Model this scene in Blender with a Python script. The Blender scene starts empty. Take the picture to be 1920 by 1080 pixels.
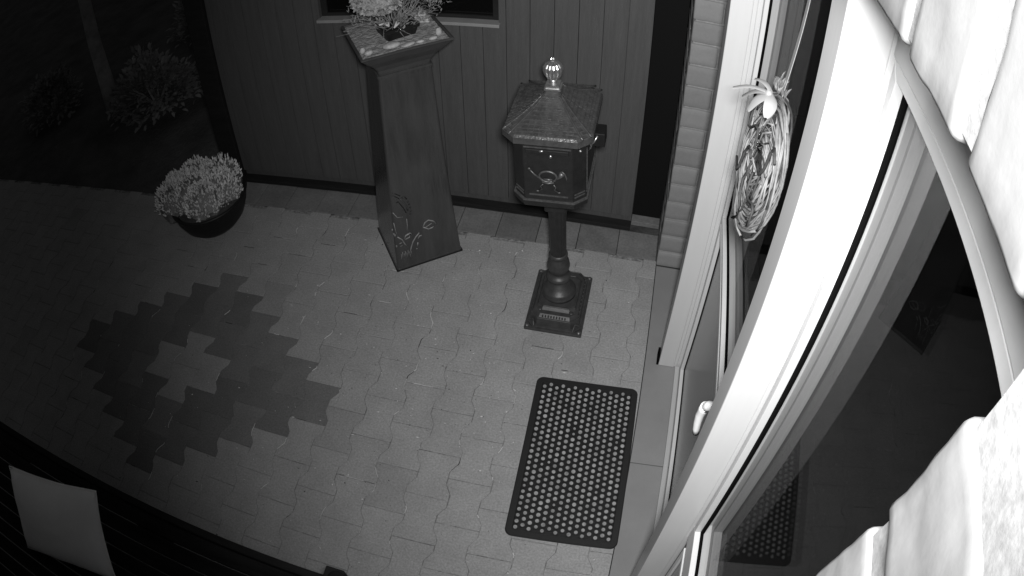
import bpy, bmesh, math, random
from mathutils import Vector, Matrix, noise
random.seed(7)
sc = bpy.context.scene
col = sc.collection

# ------------------------------------------------------------------ camera (wide security lens, high on the house wall)
RT = ((0.9765654, 0.15492819, -0.14938968),      # world axes seen by the lens: right
      (0.21506137, -0.72918377, 0.64964577),     # (columns of the fitted rotation)
      (-0.00828409, -0.66654953, -0.74541471))
# rows of the fitted world->camera matrix
Rr = ((0.9765654, 0.21506137, -0.00828409), (0.15492819, -0.72918377, -0.66654953), (-0.14938968, 0.64964577, -0.74541471))
right, down, fwd = Vector(Rr[0]), Vector(Rr[1]), Vector(Rr[2])
cd = bpy.data.cameras.new('camera')
cam = bpy.data.objects.new('camera', cd)
col.objects.link(cam)
m = Matrix.Identity(4)
for i in range(3):
    m[i][0] = right[i]; m[i][1] = -down[i]; m[i][2] = -fwd[i]
m.translation = Vector((0, 0, 2.5))
cam.matrix_world = m
cd.type = 'PANO'
cd.clip_start = 0.01
cd.clip_end = 200
cd.sensor_width = 36
cd.lens = 25
cd.panorama_type = 'FISHEYE_LENS_POLYNOMIAL'
cd.fisheye_fov = math.radians(180)
cd.fisheye_polynomial_k0 = 0
cd.fisheye_polynomial_k1 = -0.71559444 / 18.0
cd.fisheye_polynomial_k2 = 0
cd.fisheye_polynomial_k3 = -0.08821179 / 18.0 ** 3
cd.fisheye_polynomial_k4 = 0
sc.camera = cam

# ------------------------------------------------------------------ night: a very dim sky and the camera's own infrared lamp
w = bpy.data.worlds.new('World'); sc.world = w; w.use_nodes = True
bg = w.node_tree.nodes['Background']
bg.inputs[0].default_value = (1, 1, 1, 1)
bg.inputs[1].default_value = 0.034
LAMP_W = 405.0
ld = bpy.data.lights.new('infrared_lamp', 'SPOT')
ld.energy = LAMP_W
ld.shadow_soft_size = 0.07
ld.spot_size = math.radians(142)
ld.spot_blend = 1.0
ld.use_nodes = True
_n = ld.node_tree.nodes; _e = _n['Emission']; _f = _n.new('ShaderNodeLightFalloff')
_f.inputs['Strength'].default_value = 1.0; _f.inputs['Smooth'].default_value = 0.8      # softened falloff, keeps surfaces close to the lamp from burning out
ld.node_tree.links.new(_f.outputs['Quadratic'], _e.inputs['Strength'])
lo = bpy.data.objects.new('infrared_lamp', ld)
col.objects.link(lo)
lo.location = (0.03, 0.03, 2.553)
_az, _el = math.radians(25), math.radians(33)
aim = Vector((math.sin(_az) * math.cos(_el), math.cos(_az) * math.cos(_el), -math.sin(_el)))
lo.rotation_euler = aim.to_track_quat('-Z', 'Y').to_euler()

sc.view_settings.view_transform = 'Standard'
sc.view_settings.look = 'None'
sc.view_settings.exposure = 0
sc.view_settings.gamma = 1
sc.render.engine = 'CYCLES'
sc.cycles.max_bounces = 8
sc.cycles.glossy_bounces = 5
sc.cycles.transparent_max_bounces = 16
sc.cycles.sample_clamp_indirect = 3.0
sc.cycles.use_denoising = True

# ------------------------------------------------------------------ materials (everything is seen in infrared: greys)
def mat(name, c=0.3, rough=0.7, metal=0.0, var=0.0, vscale=8.0, bump=0.0, bscale=60.0, spec=0.5, stretch=None,
        attr=False, var2=0.0, v2scale=60.0, bdist=0.004):
    mt = bpy.data.materials.new(name); mt.use_nodes = True
    nt = mt.node_tree; N = nt.nodes; L = nt.links
    p = N['Principled BSDF']
    p.inputs['Roughness'].default_value = rough
    p.inputs['Metallic'].default_value = metal
    p.inputs['Specular IOR Level'].default_value = spec
    tc = N.new('ShaderNodeTexCoord'); src = tc.outputs['Object']
    if stretch:
        mp = N.new('ShaderNodeMapping'); mp.inputs['Scale'].default_value = stretch
        L.new(src, mp.inputs[0]); src = mp.outputs[0]
    val = None
    def mul(a, b):
        n = N.new('ShaderNodeMath'); n.operation = 'MULTIPLY'
        for k, x in ((0, a), (1, b)):
            if isinstance(x, float): n.inputs[k].default_value = x
            else: L.new(x, n.inputs[k])
        return n.outputs[0]
    def noi(scale, amt, detail=5):
        n = N.new('ShaderNodeTexNoise'); n.inputs['Scale'].default_value = scale; n.inputs['Detail'].default_value = detail
        n.inputs['Roughness'].default_value = 0.65
        L.new(src, n.inputs['Vector'])
        r = N.new('ShaderNodeMapRange'); r.inputs['From Min'].default_value = 0.3; r.inputs['From Max'].default_value = 0.7
        r.inputs['To Min'].default_value = 1 - amt; r.inputs['To Max'].default_value = 1 + amt
        L.new(n.outputs[0], r.inputs[0]); return r.outputs[0]
    val = float(c)
    if var: val = mul(noi(vscale, var), val)
    if var2: val = mul(noi(v2scale, var2), val)
    if attr:
        a = N.new('ShaderNodeAttribute'); a.attribute_name = 'tone'
        val = mul(a.outputs['Fac'], val)
    if isinstance(val, float):
        p.inputs['Base Color'].default_value = (c, c, c, 1)
    else:
        cc = N.new('ShaderNodeCombineColor')
        for k in range(3): L.new(val, cc.inputs[k])
        L.new(cc.outputs[0], p.inputs['Base Color'])
    if bump:
        n = N.new('ShaderNodeTexNoise'); n.inputs['Scale'].default_value = bscale; n.inputs['Detail'].default_value = 6
        L.new(src, n.inputs['Vector'])
        b = N.new('ShaderNodeBump'); b.inputs['Strength'].default_value = bump; b.inputs['Distance'].default_value = bdist
        L.new(n.outputs[0], b.inputs['Height']); L.new(b.outputs[0], p.inputs['Normal'])
    return mt

def glass_mat(name, k=0.45, tint=0.8):
    mt = bpy.data.materials.new(name); mt.use_nodes = True
    nt = mt.node_tree; N = nt.nodes; L = nt.links
    for n in list(N): N.remove(n)
    out = N.new('ShaderNodeOutputMaterial'); mx = N.new('ShaderNodeMixShader')
    t = N.new('ShaderNodeBsdfTransparent'); t.inputs[0].default_value = (tint, tint, tint, 1)
    g = N.new('ShaderNodeBsdfGlossy'); g.inputs['Roughness'].default_value = 0.0
    f = N.new('ShaderNodeFresnel'); f.inputs[0].default_value = 1.5
    a = N.new('ShaderNodeMath'); a.operation = 'MULTIPLY'; a.inputs[1].default_value = k
    L.new(f.outputs[0], a.inputs[0]); L.new(a.outputs[0], mx.inputs[0])
    L.new(t.outputs[0], mx.inputs[1]); L.new(g.outputs[0], mx.inputs[2]); L.new(mx.outputs[0], out.inputs[0])
    return mt

M = dict(
    soil=mat('garden_soil', 0.05, 0.95, var=0.5, vscale=3, bump=0.8, bscale=30, bdist=0.02),
    paver=mat('concrete_paver', 0.255, 0.85, var=0.10, vscale=7, var2=0.24, v2scale=120, bump=0.6, bscale=200, attr=True, spec=0.25, bdist=0.002),
    sand=mat('joint_sand', 0.17, 0.95, var=0.45, vscale=9, var2=0.6, v2scale=55, bump=0.5, bscale=200, spec=0.1),
    kerb=mat('kerb_stone', 0.14, 0.85, var=0.2, vscale=6, var2=0.2, v2scale=80, bump=0.3, bscale=150, attr=True, spec=0.2),
    slab=mat('threshold_stone', 0.19, 0.75, var=0.08, vscale=4, bump=0.15, bscale=200, spec=0.3),
    brick=mat('rough_brick', 0.19, 0.9, var=0.06, vscale=9, var2=0.05, v2scale=90, bump=0.16, bscale=55, attr=True, spec=0.2, bdist=0.003),
    mortar=mat('mortar', 0.22, 0.95, var=0.14, vscale=30, var2=0.18, v2scale=140, bump=0.4, bscale=90, spec=0.1, bdist=0.003),
    frame=mat('white_frame_plastic', 0.46, 0.38, var=0.03, vscale=3, bump=0.04, bscale=30, spec=0.5, stretch=(6, 6, 0.6)),
    frame_in=mat('grey_inner_frame', 0.35, 0.4, spec=0.5),
    gasket=mat('black_gasket', 0.003, 0.9, spec=0.03),
    panel=mat('grey_door_panel', 0.13, 0.22, var=0.06, vscale=2, spec=0.6),
    handle=mat('white_handle', 0.75, 0.3, spec=0.5),
    glass=glass_mat('window_glass', 0.095, 0.75),
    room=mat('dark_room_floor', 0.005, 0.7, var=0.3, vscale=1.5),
    boards=mat('painted_boards', 0.066, 0.6, var=0.14, vscale=5, var2=0.06, v2scale=40, bump=0.25, bscale=40, stretch=(8, 8, 0.5), spec=0.3),
    darkwood=mat('dark_timber', 0.012, 0.8, var=0.3, vscale=6, bump=0.3, bscale=40, stretch=(1, 6, 6), spec=0.2),
    sill=mat('window_sill', 0.21, 0.5, var=0.1, vscale=10),
    blackglass=mat('dark_window_glass', 0.004, 0.08, spec=0.5),
    black=mat('black_board', 0.006, 0.9, spec=0.1),
    iron=mat('cast_iron_paint', 0.015, 0.40, var=0.25, vscale=30, bump=0.25, bscale=90, spec=0.5, bdist=0.002),
    iron_base=mat('base_iron', 0.036, 0.45, var=0.3, vscale=30, bump=0.3, bscale=90, spec=0.4, bdist=0.002),
    iron_dull=mat('worn_iron', 0.030, 0.7, var=0.3, vscale=40, spec=0.25),
    roof=mat('mailbox_roof_paint', 0.055, 0.27, var=0.3, vscale=40, bump=0.7, bscale=120, spec=0.5, bdist=0.002),
    brass=mat('brass_trim', 0.55, 0.3, metal=0.9, var=0.2, vscale=60),
    trim=mat('worn_gilt_trim', 0.095, 0.4, metal=0.4, var=0.4, vscale=80),
    glaze=mat('glazed_pedestal', 0.045, 0.15, var=0.22, vscale=6, bump=0.25, bscale=14, spec=0.6, stretch=(3.5, 3.5, 0.55), bdist=0.01),  # upright tone streaks put glossy reflections into the colour
    engrave=mat('raised_motif', 0.20, 0.4, var=0.3, vscale=40),
    engrave_dark=mat('dark_motif', 0.012, 0.5),
    tray=mat('tray_glaze', 0.05, 0.35, var=0.2, vscale=10),
    gravel=mat('tray_gravel', 0.24, 0.9, var=0.4, vscale=30, bump=1.0, bscale=80, bdist=0.01),
    stone=mat('pale_stone', 0.30, 0.55, var=0.45, vscale=30, bump=0.2, bscale=60),
    pot=mat('black_pot', 0.010, 0.5, var=0.2, vscale=20, spec=0.3),
    heather=mat('heather_bloom', 0.62, 0.8, var=0.3, vscale=25, spec=0.1),
    leafm=mat('pale_leaf', 0.45, 0.7, var=0.2, vscale=60),
    petal=mat('pale_petal', 0.27, 0.8, var=0.25, vscale=40, spec=0.1),
    twig=mat('dry_twig', 0.22, 0.8, var=0.4, vscale=50, spec=0.2),
    rubber=mat('black_rubber', 0.013, 0.6, bump=0.3, bscale=200, spec=0.3),
    stud=mat('mat_stud', 0.25, 0.75, var=0.45, vscale=35, spec=0.2),
    slat=mat('bench_slat', 0.010, 0.8, var=0.6, vscale=4, bump=0.2, bscale=40, stretch=(0.6, 8, 8), spec=0.12),
    cushion=mat('cushion_cloth', 0.90, 0.95, var=0.05, vscale=4, bump=0.3, bscale=300, spec=0.1, bdist=0.001),
    willow=mat('pale_willow', 0.21, 0.6, var=0.4, vscale=30, spec=0.3),
    willow_dark=mat('dark_willow', 0.05, 0.7, var=0.4, vscale=30, spec=0.3),
    ribbon=mat('satin_ribbon', 0.33, 0.4, var=0.06, vscale=10, bump=0.2, bscale=30),
    gritd=mat('dark_grit', 0.02, 0.9), gritl=mat('pale_grit', 0.55, 0.8, var=0.3, vscale=20),
    bush=mat('garden_bush', 0.17, 0.8, var=0.4, vscale=4, spec=0.1),
    bark=mat('pale_bark', 0.24, 0.8, var=0.3, vscale=10, bump=0.4, bscale=30),
)

# ------------------------------------------------------------------ mesh helpers
class MB:
    def __init__(s): s.v = []; s.f = []; s.mi = []; s.tone = []; s.cur = 0; s.t = 1.0
    def add(s, vs, fs):
        o = len(s.v); s.v += [tuple(v) for v in vs]
        for f in fs:
            s.f.append([o + i for i in f]); s.mi.append(s.cur); s.tone.append(s.t)
    def box(s, x0, x1, y0, y1, z0, z1):
        s.add([(x, y, z) for z in (z0, z1) for y in (y0, y1) for x in (x0, x1)],
              [(0, 2, 3, 1), (4, 5, 7, 6), (0, 1, 5, 4), (2, 6, 7, 3), (0, 4, 6, 2), (1, 3, 7, 5)])
    def rbox(s, x0, x1, y0, y1, z0, z1, r=0.006, n=6, amp=0.0, fr=20.0, seed=0.0):
        """rounded box with rough, displaced faces"""
        c = Vector(((x0 + x1) / 2, (y0 + y1) / 2, (z0 + z1) / 2)); h = Vector(((x1 - x0) / 2, (y1 - y0) / 2, (z1 - z0) / 2))
        r = min(r, min(h) * 0.95)
        idx = {}; vs = []; fs = []
        def pt(a, b, d):
            k = (a, b, d)
            if k in idx: return idx[k]
            def g(i, hh):
                t = -1 + 2 * i / n
                # crowd the outer rows towards the edges so that the rounding is smooth
                if i == 0 or i == n: return t * hh
                if i == 1: return -(hh - r * 0.8)
                if i == n - 1: return hh - r * 0.8
                return (-1 + 2 * (i - 1) / (n - 2)) * (hh - r * 0.8)
            p = Vector((g(a, h[0]), g(b, h[1]), g(d, h[2])))
            q = Vector([max(-(h[i] - r), min(h[i] - r, p[i])) for i in range(3)])
            dl = p - q
            if dl.length > 1e-9: dl = dl.normalized() * r
            nrm = dl.normalized() if dl.length > 0 else Vector((0, 0, 1))
            p = q + dl
            if amp:
                wp = p + c
                p += nrm * amp * (noise.noise((wp + Vector((seed, seed * 1.7, 0))) * fr) + 0.5 * noise.noise((wp + Vector((0, seed, 3))) * fr * 3.1))
            idx[k] = len(vs); vs.append(p + c); return idx[k]
        for i in range(n):
            for j in range(n):
                fs += [(pt(i, j, 0), pt(i, j + 1, 0), pt(i + 1, j + 1, 0), pt(i + 1, j, 0)),
                       (pt(i, j, n), pt(i + 1, j, n), pt(i + 1, j + 1, n), pt(i, j + 1, n)),
                       (pt(i, 0, j), pt(i + 1, 0, j), pt(i + 1, 0, j + 1), pt(i, 0, j + 1)),
                       (pt(i, n, j), pt(i, n, j + 1), pt(i + 1, n, j + 1), pt(i + 1, n, j)),
                       (pt(0, i, j), pt(0, i, j + 1), pt(0, i + 1, j + 1), pt(0, i + 1, j)),
                       (pt(n, i, j), pt(n, i + 1, j), pt(n, i + 1, j + 1), pt(n, i, j + 1))]
        s.add(vs, fs)
    def prism(s, poly, z0, z1, top=None):
        n = len(poly); top = top or poly
        vs = [(p[0], p[1], z0) for p in poly] + [(p[0], p[1], z1) for p in top]
        s.add(vs, [tuple(range(n))[::-1], tuple(range(n, 2 * n))] + [(i, (i + 1) % n, n + (i + 1) % n, n + i) for i in range(n)])
    def loft(s, rings, cap=True):
        n = len(rings[0]); vs = [p for r in rings for p in r]; fs = []
        for k in range(len(rings) - 1):
            for i in range(n):
                fs.append((k * n + i, k * n + (i + 1) % n, (k + 1) * n + (i + 1) % n, (k + 1) * n + i))
        if cap: fs += [tuple(range(n))[::-1], tuple((len(rings) - 1) * n + i for i in range(n))]
        s.add(vs, fs)
    def lathe(s, prof, c=(0, 0, 0), n=32, axis=None, flute=0.0, nf=10):
        rings = []
        for r, z in prof:
            ring = []
            for i in range(n):
                a = 2 * math.pi * i / n
                rr = r * (1 + flute * abs(math.sin(a * nf / 2)) - flute / 2)
                ring.append(Vector((c[0] + rr * math.cos(a), c[1] + rr * math.sin(a), c[2] + z)))
            rings.append(ring)
        s.loft(rings)
    def tube(s, pts, r, n=6, r2=None):
        pts = [Vector(p) for p in pts]; rings = []
        up = Vector((0.3, 0.2, 0.93))
        for i, p in enumerate(pts):
            t = (pts[min(i + 1, len(pts) - 1)] - pts[max(i - 1, 0)])
            if t.length < 1e-9: t = Vector((0, 0, 1))
            t.normalize()
            a = t.cross(up)
            if a.length < 0.05: a = t.cross(Vector((1, 0, 0)))
            a.normalize(); b = t.cross(a)
            rr = r if r2 is None else r + (r2 - r) * i / max(1, len(pts) - 1)
            rings.append([p + (a * math.cos(2 * math.pi * k / n) + b * math.sin(2 * math.pi * k / n)) * rr for k in range(n)])
        s.loft(rings)
    def ell(s, c, rx, ry, rz, n=12, mrings=7, rot=0.0, amp=0.0):
        rings = []; sd = random.random() * 50
        for j in range(1, mrings):
            ph = math.pi * j / mrings - math.pi / 2; ring = []
            for i in range(n):
                a = 2 * math.pi * i / n
                p = Vector((rx * math.cos(ph) * math.cos(a), ry * math.cos(ph) * math.sin(a), rz * math.sin(ph)))
                if amp: p *= 1 + amp * noise.noise(p * 30 + Vector((sd, 0, 0)))
                p.rotate(Matrix.Rotation(rot, 3, 'Z')); ring.append(p + Vector(c))
            rings.append(ring)
        s.loft(rings)
    def build(s, name, ms, parent=None, smooth=False, bevel=0.0, loc=None, rot=None, seg=2):
        me = bpy.data.meshes.new(name); me.from_pydata(s.v, [], s.f)
        if not isinstance(ms, (list, tuple)): ms = [ms]
        for m_ in ms: me.materials.append(m_)
        if len(ms) > 1: me.polygons.foreach_set('material_index', s.mi)
        a = me.attributes.new('tone', 'FLOAT', 'FACE'); a.data.foreach_set('value', s.tone)
        if smooth: me.polygons.foreach_set('use_smooth', [True] * len(me.polygons))
        me.update()
        bm = bmesh.new(); bm.from_mesh(me); bmesh.ops.recalc_face_normals(bm, faces=bm.faces); bm.to_mesh(me); bm.free()
        o = bpy.data.objects.new(name, me); col.objects.link(o)
        if bevel:
            b = o.modifiers.new('bevel', 'BEVEL'); b.width = bevel; b.segments = seg; b.limit_method = 'ANGLE'; b.harden_normals = False
        if parent: o.parent = parent
        if loc: o.location = loc
        if rot: o.rotation_euler = rot
        return o

def tag(o, label=None, cat=None, group=None, kind=None):
    if label: o['label'] = label
    if cat: o['category'] = cat
    if group: o['group'] = group
    if kind: o['kind'] = kind
    return o
def thing(name, label, cat, loc=(0, 0, 0), rot=(0, 0, 0), group=None):
    o = bpy.data.objects.new(name, None); o.empty_display_size = 0.1
    col.objects.link(o); o.location = loc; o.rotation_euler = rot
    return tag(o, label, cat, group)
def one(mb, *a, **k):
    o = MB(); getattr(o, mb)(*a, **k); return o
U = random.uniform

# ================================================================== GROUND AND PAVING
b = MB(); b.box(-60, 60, -60, 60, -0.5, -0.05)
tag(b.build('ground', M['soil']), 'dark garden soil beyond the paved yard', kind='structure')

X0, X1, Y0, Y1 = -5.9, 0.160, -1.2, 2.500
b = MB(); b.box(X0, X1, Y0, Y1, -0.045, -0.0025)
PW, PL, AMP = 0.150, 0.205, 0.013
XC0, YC0 = -1.193, 1.3525
def zig(k, y):
    """x of the joint between column k and its right neighbour k-1 (columns counted leftwards)"""
    xb = XC0 - PW * k + PW / 2
    t = ((y - YC0) / PL + 0.5 + (0.5 if k % 2 else 0.0)) % 1.0        # 0 = at an end joint of column k
    d = min(t, 1 - t) * PL
    s_ = 1.0 if d < 0.030 else (-1.0 if d > PL / 2 - 0.030 else 1 - 2 * (d - 0.030) / (PL / 2 - 0.060))
    return xb + AMP * s_
pv = MB()
def cl(x, a, b_): return max(a, min(b_, x))
for k in range(-10, 34):
    for j in range(-16, 9):
        yc = YC0 + j * PL + (PL / 2 if k % 2 else 0.0)
        ylo, yhi = yc - PL / 2, yc + PL / 2
        if yhi < Y0 + 0.01 or ylo > Y1 - 0.01: continue
        ys = [ylo, ylo + 0.030, ylo + PL / 2 - 0.030, ylo + PL / 2 + 0.030, yhi - 0.030, yhi]
        rt = [(zig(k, y + (1e-4 if i == 0 else -1e-4 if i == 5 else 0)), y) for i, y in enumerate(ys)]
        lt = [(zig(k + 1, y + (1e-4 if i == 0 else -1e-4 if i == 5 else 0)), y) for i, y in enumerate(ys)]
        poly = rt + lt[::-1]
        cx = sum(p[0] for p in poly) / 12
        if cx < X0 or cx > X1 + 0.06: continue
        g = U(0.0006, 0.0016); e = 0.0016; dx, dy = U(-.0006, .0006), U(-.0006, .0006)
        def shr(p, g_):
            sx = g_ if p[0] < cx else -g_; sy = g_ if p[1] < yc else -g_
            return (cl(p[0] + sx + dx, X0, X1), cl(p[1] + sy + dy, Y0, Y1))
        low = [shr(p, g) for p in poly]; top = [shr(p, g + e) for p in poly]
        if max(p[0] for p in low) - min(p[0] for p in low) < 0.02 or max(p[1] for p in low) - min(p[1] for p in low) < 0.02: continue
        half = 6 - abs(k - 5) if 0 <= k <= 10 else 0
        dark = half > 0 and abs(yc - YC0) < half * PL / 2
        core = (k == 5 and abs(yc - YC0) < PL) or (k in (4, 6) and abs(yc - YC0) < PL / 2)
        pv.t = U(0.975, 1.03) * (1.0 if U(0, 1) > 0.025 else 0.92)
        if dark and not core: pv.t *= U(0.46, 0.60)
        z = U(-0.0005, 0.0005)
        n = 12
        vs = [(p[0], p[1], -0.03) for p in low] + [(p[0], p[1], z - 0.0015) for p in low] + [(p[0], p[1], z) for p in top]
        fs = [tuple(range(2 * n, 3 * n))]
        for r in (0, 1):
            fs += [(r * n + i, r * n + (i + 1) % n, (r + 1) * n + (i + 1) % n, (r + 1) * n + i) for i in range(n)]
        pv.add(vs, fs)
o = tag(pv.build('paving', M['paver']), 'grey interlocking concrete pavers with a dark diamond laid into them', kind='structure')
o2 = tag(b.build('joint_sand', M['sand']), 'sand bed showing in the joints of the pavers', kind='structure')

# kerb row along the board wall
b = MB()
x = -2.30
while x < 0.155:
    x2 = min(x + 0.205, 0.158)
    if x < 0.12:
        b.t = U(0.85, 1.15); b.box(x + 0.0015, x2 - 0.0015, 2.504, 2.688, -0.04, U(-0.001, 0.001))
    x += 0.205
tag(b.build('kerb', M['kerb'], bevel=0.002), 'row of darker edging stones along the foot of the board wall', kind='structure')
# threshold strip in front of the door
b = MB()
for y0, y1 in ((-1.2, 0.30), (0.302, 1.36), (1.362, 2.468)):
    b.box(0.1635, 0.40, y0 + 0.001, y1 - 0.001, -0.04, 0.003)
tag(b.build('threshold', M['slab'], bevel=0.002), 'smooth grey stone strip between the pavers and the door', kind='structure')

# grit and crumbs on the pavers
b = MB()
for i in range(560):
    if i < 300:
        px = random.gauss(-0.62, 0.42); py = random.gauss(1.65, 0.45)
    else:
        px = U(-2.2, 0.14); py = U(0.5, 2.45)
    if not (-2.4 < px < 0.15 and 0.3 < py < 2.47): continue
    if -0.30 < px < 0.17 and 0.93 < py < 1.73: continue
    s = U(0.0010, 0.0028) if i % 12 else U(0.0028, 0.0045)
    b.cur = 0 if U(0, 1) < 0.42 else 1
    a = U(0, 6.28); ln = U(1, 1.6) if U(0, 1) < .85 else U(2.5, 5)
    q = [Vector((math.cos(a + t) * s * ln if t in (0, math.pi) else math.cos(a + t) * s, math.sin(a + t) * s, 0)) for t in (0, 1.2, math.pi, 4.3)]
    b.add([(px + v.x, py + v.y, 0.0002) for v in q] + [(px, py, s * 0.9)], [(0, 1, 4), (1, 2, 4), (2, 3, 4), (3, 0, 4), (3, 2, 1, 0)])
for i in range(150):
    k = random.randint(-8, 12); y = U(0.3, 2.4); n = random.randint(2, 7)
    if U(0, 1) < 0.72:
        pts = [(zig(k, y + 0.011 * q) + U(-.0012, .0012), y + 0.011 * q, 0.0002) for q in range(n)]; b.cur = 1 if U(0, 1) < 0.75 else 0
    else:
        j = random.randint(-5, 5); yy = YC0 + (j + 0.5) * PL + (PL / 2 if k % 2 else 0.0); xa = XC0 - PW * k - 0.05
        pts = [(xa + 0.014 * q, yy + U(-.0008, .0008), 0.0002) for q in range(n + 1)]; b.cur = 0 if U(0, 1) < 0.7 else 1
    if max(p[0] for p in pts) > 0.155 or max(p[1] for p in pts) > 2.49: continue
    if any(-0.31 < p[0] < 0.18 and 0.92 < p[1] < 1.74 for p in pts): continue
    b.tube(pts, U(0.0007, 0.0015), 5)
tag(b.build('grit', [M['gritd'], M['gritl']]), 'tiny pale and dark crumbs scattered over the pavers', kind='stuff')

# ================================================================== HOUSE
house = thing('brick_house', 'rough light brick house wall with the deep door opening, right of the yard', 'house', (0.3, 1.2, 0))
def H(mb, name, m_, parent=house, **k):
    mb.v = [(v[0] - 0.3, v[1] - 1.2, v[2]) for v in mb.v]
    return mb.build(name, m_, parent, **k)
class Sub:      # parts of parts keep the house's origin
    pass
b = MB()
JY = 0.262
# lintel: standing bricks
n = -14
for i in range(-14, 26):
    y0 = JY + 0.104 * i + 0.007; y1 = y0 + 0.090
    near = -0.15 < y0 < 0.75
    b.t = U(0.9, 1.08)
    if near: b.rbox(0.160 + U(-.002, .002), 0.27, y0, y1, 2.350 + U(-.003, .003), 2.60, r=0.0075, n=16, amp=0.0018, fr=24, seed=i)
    else: b.rbox(0.160, 0.27, y0, y1, 2.350, 2.60, r=0.009, n=4)
# jamb beside the camera (running bond)
zj = 2.311
c_ = 0
for r_ in range(-3, 24):
    zt = zj - 0.109 * r_ - 0.010; zb = zt - 0.089
    if zb < 0: break
    if zt > 2.36: 
        zt = min(zt, 2.72)
        if zb > 2.3 and r_ <= -1:
            continue
    off = 0.0 if r_ % 2 else 0.13
    y1 = 0.146
    ln = 0.245 if r_ % 2 else 0.115
    hi = zb > 1.85
    while y1 > -1.1:
        y0 = y1 - ln
        b.t = U(0.9, 1.08)
        if hi and y1 > -0.2: b.rbox(0.160 + U(-.001, .001), 0.27, y0, y1 + U(-.0015, .0015), zb, zt, r=0.0065, n=16, amp=0.0018, fr=24, seed=r_ * 3.3 + y1)
        else: b.rbox(0.160, 0.27, y0, y1, zb, zt, r=0.008, n=4)
        y1 = y0 - 0.013; ln = 0.245
b.t = 1.0
# brick pillar beyond the door
for r_ in range(0, 25):
    zb = 0.004 + 0.106 * r_; zt = zb + 0.096
    b.t = U(0.88, 1.1)
    def rb(*a, sd=0): b.rbox(*a, r=0.006, n=6, amp=0.0022, fr=25, seed=sd + r_)
    j = U(-.002, .002)
    if zt > 2.34: break
    if r_ % 2:
        rb(0.160 + j, 0.275, 2.470 + U(-.002, .002), 2.62, zb, zt); b.t = U(0.88, 1.1); rb(0.281, 0.47, 2.472, 2.62, zb, zt, sd=9)
    else:
        rb(0.160 + j, 0.40, 2.470 + U(-.002, .002), 2.62, zb, zt); b.t = U(0.88, 1.1); rb(0.406, 0.47, 2.472, 2.62, zb, zt, sd=7)
    b.t = U(0.88, 1.1); b.rbox(0.160, 0.27, 2.628, 2.86, zb, zt, r=0.006, n=4)
H(b, 'brickwork', M['brick'], smooth=True)
b = MB()
b.box(0.1635, 0.38, -1.1, 0.137, 0.0, 2.345); b.box(0.1640, 0.268, -1.1, 2.90, 2.358, 2.75)
b.box(0.169, 0.47, 2.480, 2.86, 0.0, 2.357)
b.box(0.268, 0.47, -1.1, 2.90, 2.50, 2.75)
H(b, 'mortar', M['mortar'])
# posts that stand out either side of the door
for y0, y1 in ((0.712, 0.786), (1.866, 1.940)):
    b = MB(); b.box(0.224, 0.294, y0, y1, 0.005, 2.50)
    H(b, 'door_post', M['frame'], bevel=0.003)
    b = MB(); b.box(0.294, 0.308, y0 + 0.005, y1 - 0.004, 0.004, 2.50)
    H(b, 'post_bead', M['frame'], bevel=0.002)
b = MB(); b.box(0.214, 0.2235, 1.868, 1.93, 0.004, 0.05)
H(b, 'post_foot', M['gasket'])
for y0, y1 in ((0.725, 0.795), (1.872, 2.47)):
    b = MB(); b.box(0.308, 0.36, y0, y1, 0.004, 2.50); H(b, 'fixed_frame', M['frame'], bevel=0.002)
b = MB(); b.box(0.300, 0.365, 0.10, 0.7245, 2.1955, 2.50)
H(b, 'top_frame', M['frame'], bevel=0.003)
b = MB(); b.box(0.300, 0.365, 0.795, 1.872, 2.26, 2.50)
H(b, 'door_head', M['frame'], bevel=0.003)

def pane(x, y0, y1, z0, z1, name='glass_pane', parent=None):
    b = MB(); b.add([(x, y0, z0), (x, y1, z0), (x, y1, z1), (x, y0, z1)], [(0, 1, 2, 3)])
    return H(b, name, M['glass'], parent or house)
def ring(x0, x1, y0, y1, z0, z1, wd, name, m_, parent, bevel=0.0015):
    """four mitred bars round an opening y0..y1, z0..z1 (outer size), bar width wd"""
    b = MB()
    O = [(y0, z0), (y1, z0), (y1, z1), (y0, z1)]; I = [(y0 + wd, z0 + wd), (y1 - wd, z0 + wd), (y1 - wd, z1 - wd), (y0 + wd, z1 - wd)]
    for i in range(4):
        j = (i + 1) % 4
        q = [O[i], O[j], I[j], I[i]]
        b.add([(x0, y, z) for y, z in q] + [(x1, y, z) for y, z in q],
              [(0, 1, 2, 3), (7, 6, 5, 4), (0, 4, 5, 1), (1, 5, 6, 2), (2, 6, 7, 3), (3, 7, 4, 0)])
    return H(b, name, m_, parent, bevel=bevel)

# side window (near the lens)
sw = bpy.data.objects.new('side_window', None); col.objects.link(sw); sw.parent = house
b = MB(); b.box(0.302, 0.365, 0.10, 0.7245, 0.80, 0.882); H(b, 'lower_rail', M['frame'], sw, bevel=0.003)
ring(0.3012, 0.319, 0.125, 0.712, 0.882, 2.195, 0.020, 'glazing_bead', M['frame'], sw)
ring(0.3165, 0.324, 0.145, 0.692, 0.902, 2.175, 0.0095, 'gasket', M['gasket'], sw, 0)
pane(0.3205, 0.150, 0.687, 0.907, 2.170, parent=sw); pane(0.3455, 0.146, 0.691, 0.903, 2.174, parent=sw)
ring(0.349, 0.372, 0.125, 0.7242, 0.885, 2.194, 0.035, 'inner_frame', M['frame_in'], sw)
b = MB(); b.box(0.312, 0.35, 0.10, 0.7245, 0.006, 0.798); H(b, 'lower_panel', M['panel'], sw)
ring(0.304, 0.3118, 0.15, 0.700, 0.06, 0.76, 0.02, 'panel_bead', M['frame'], sw)

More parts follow.
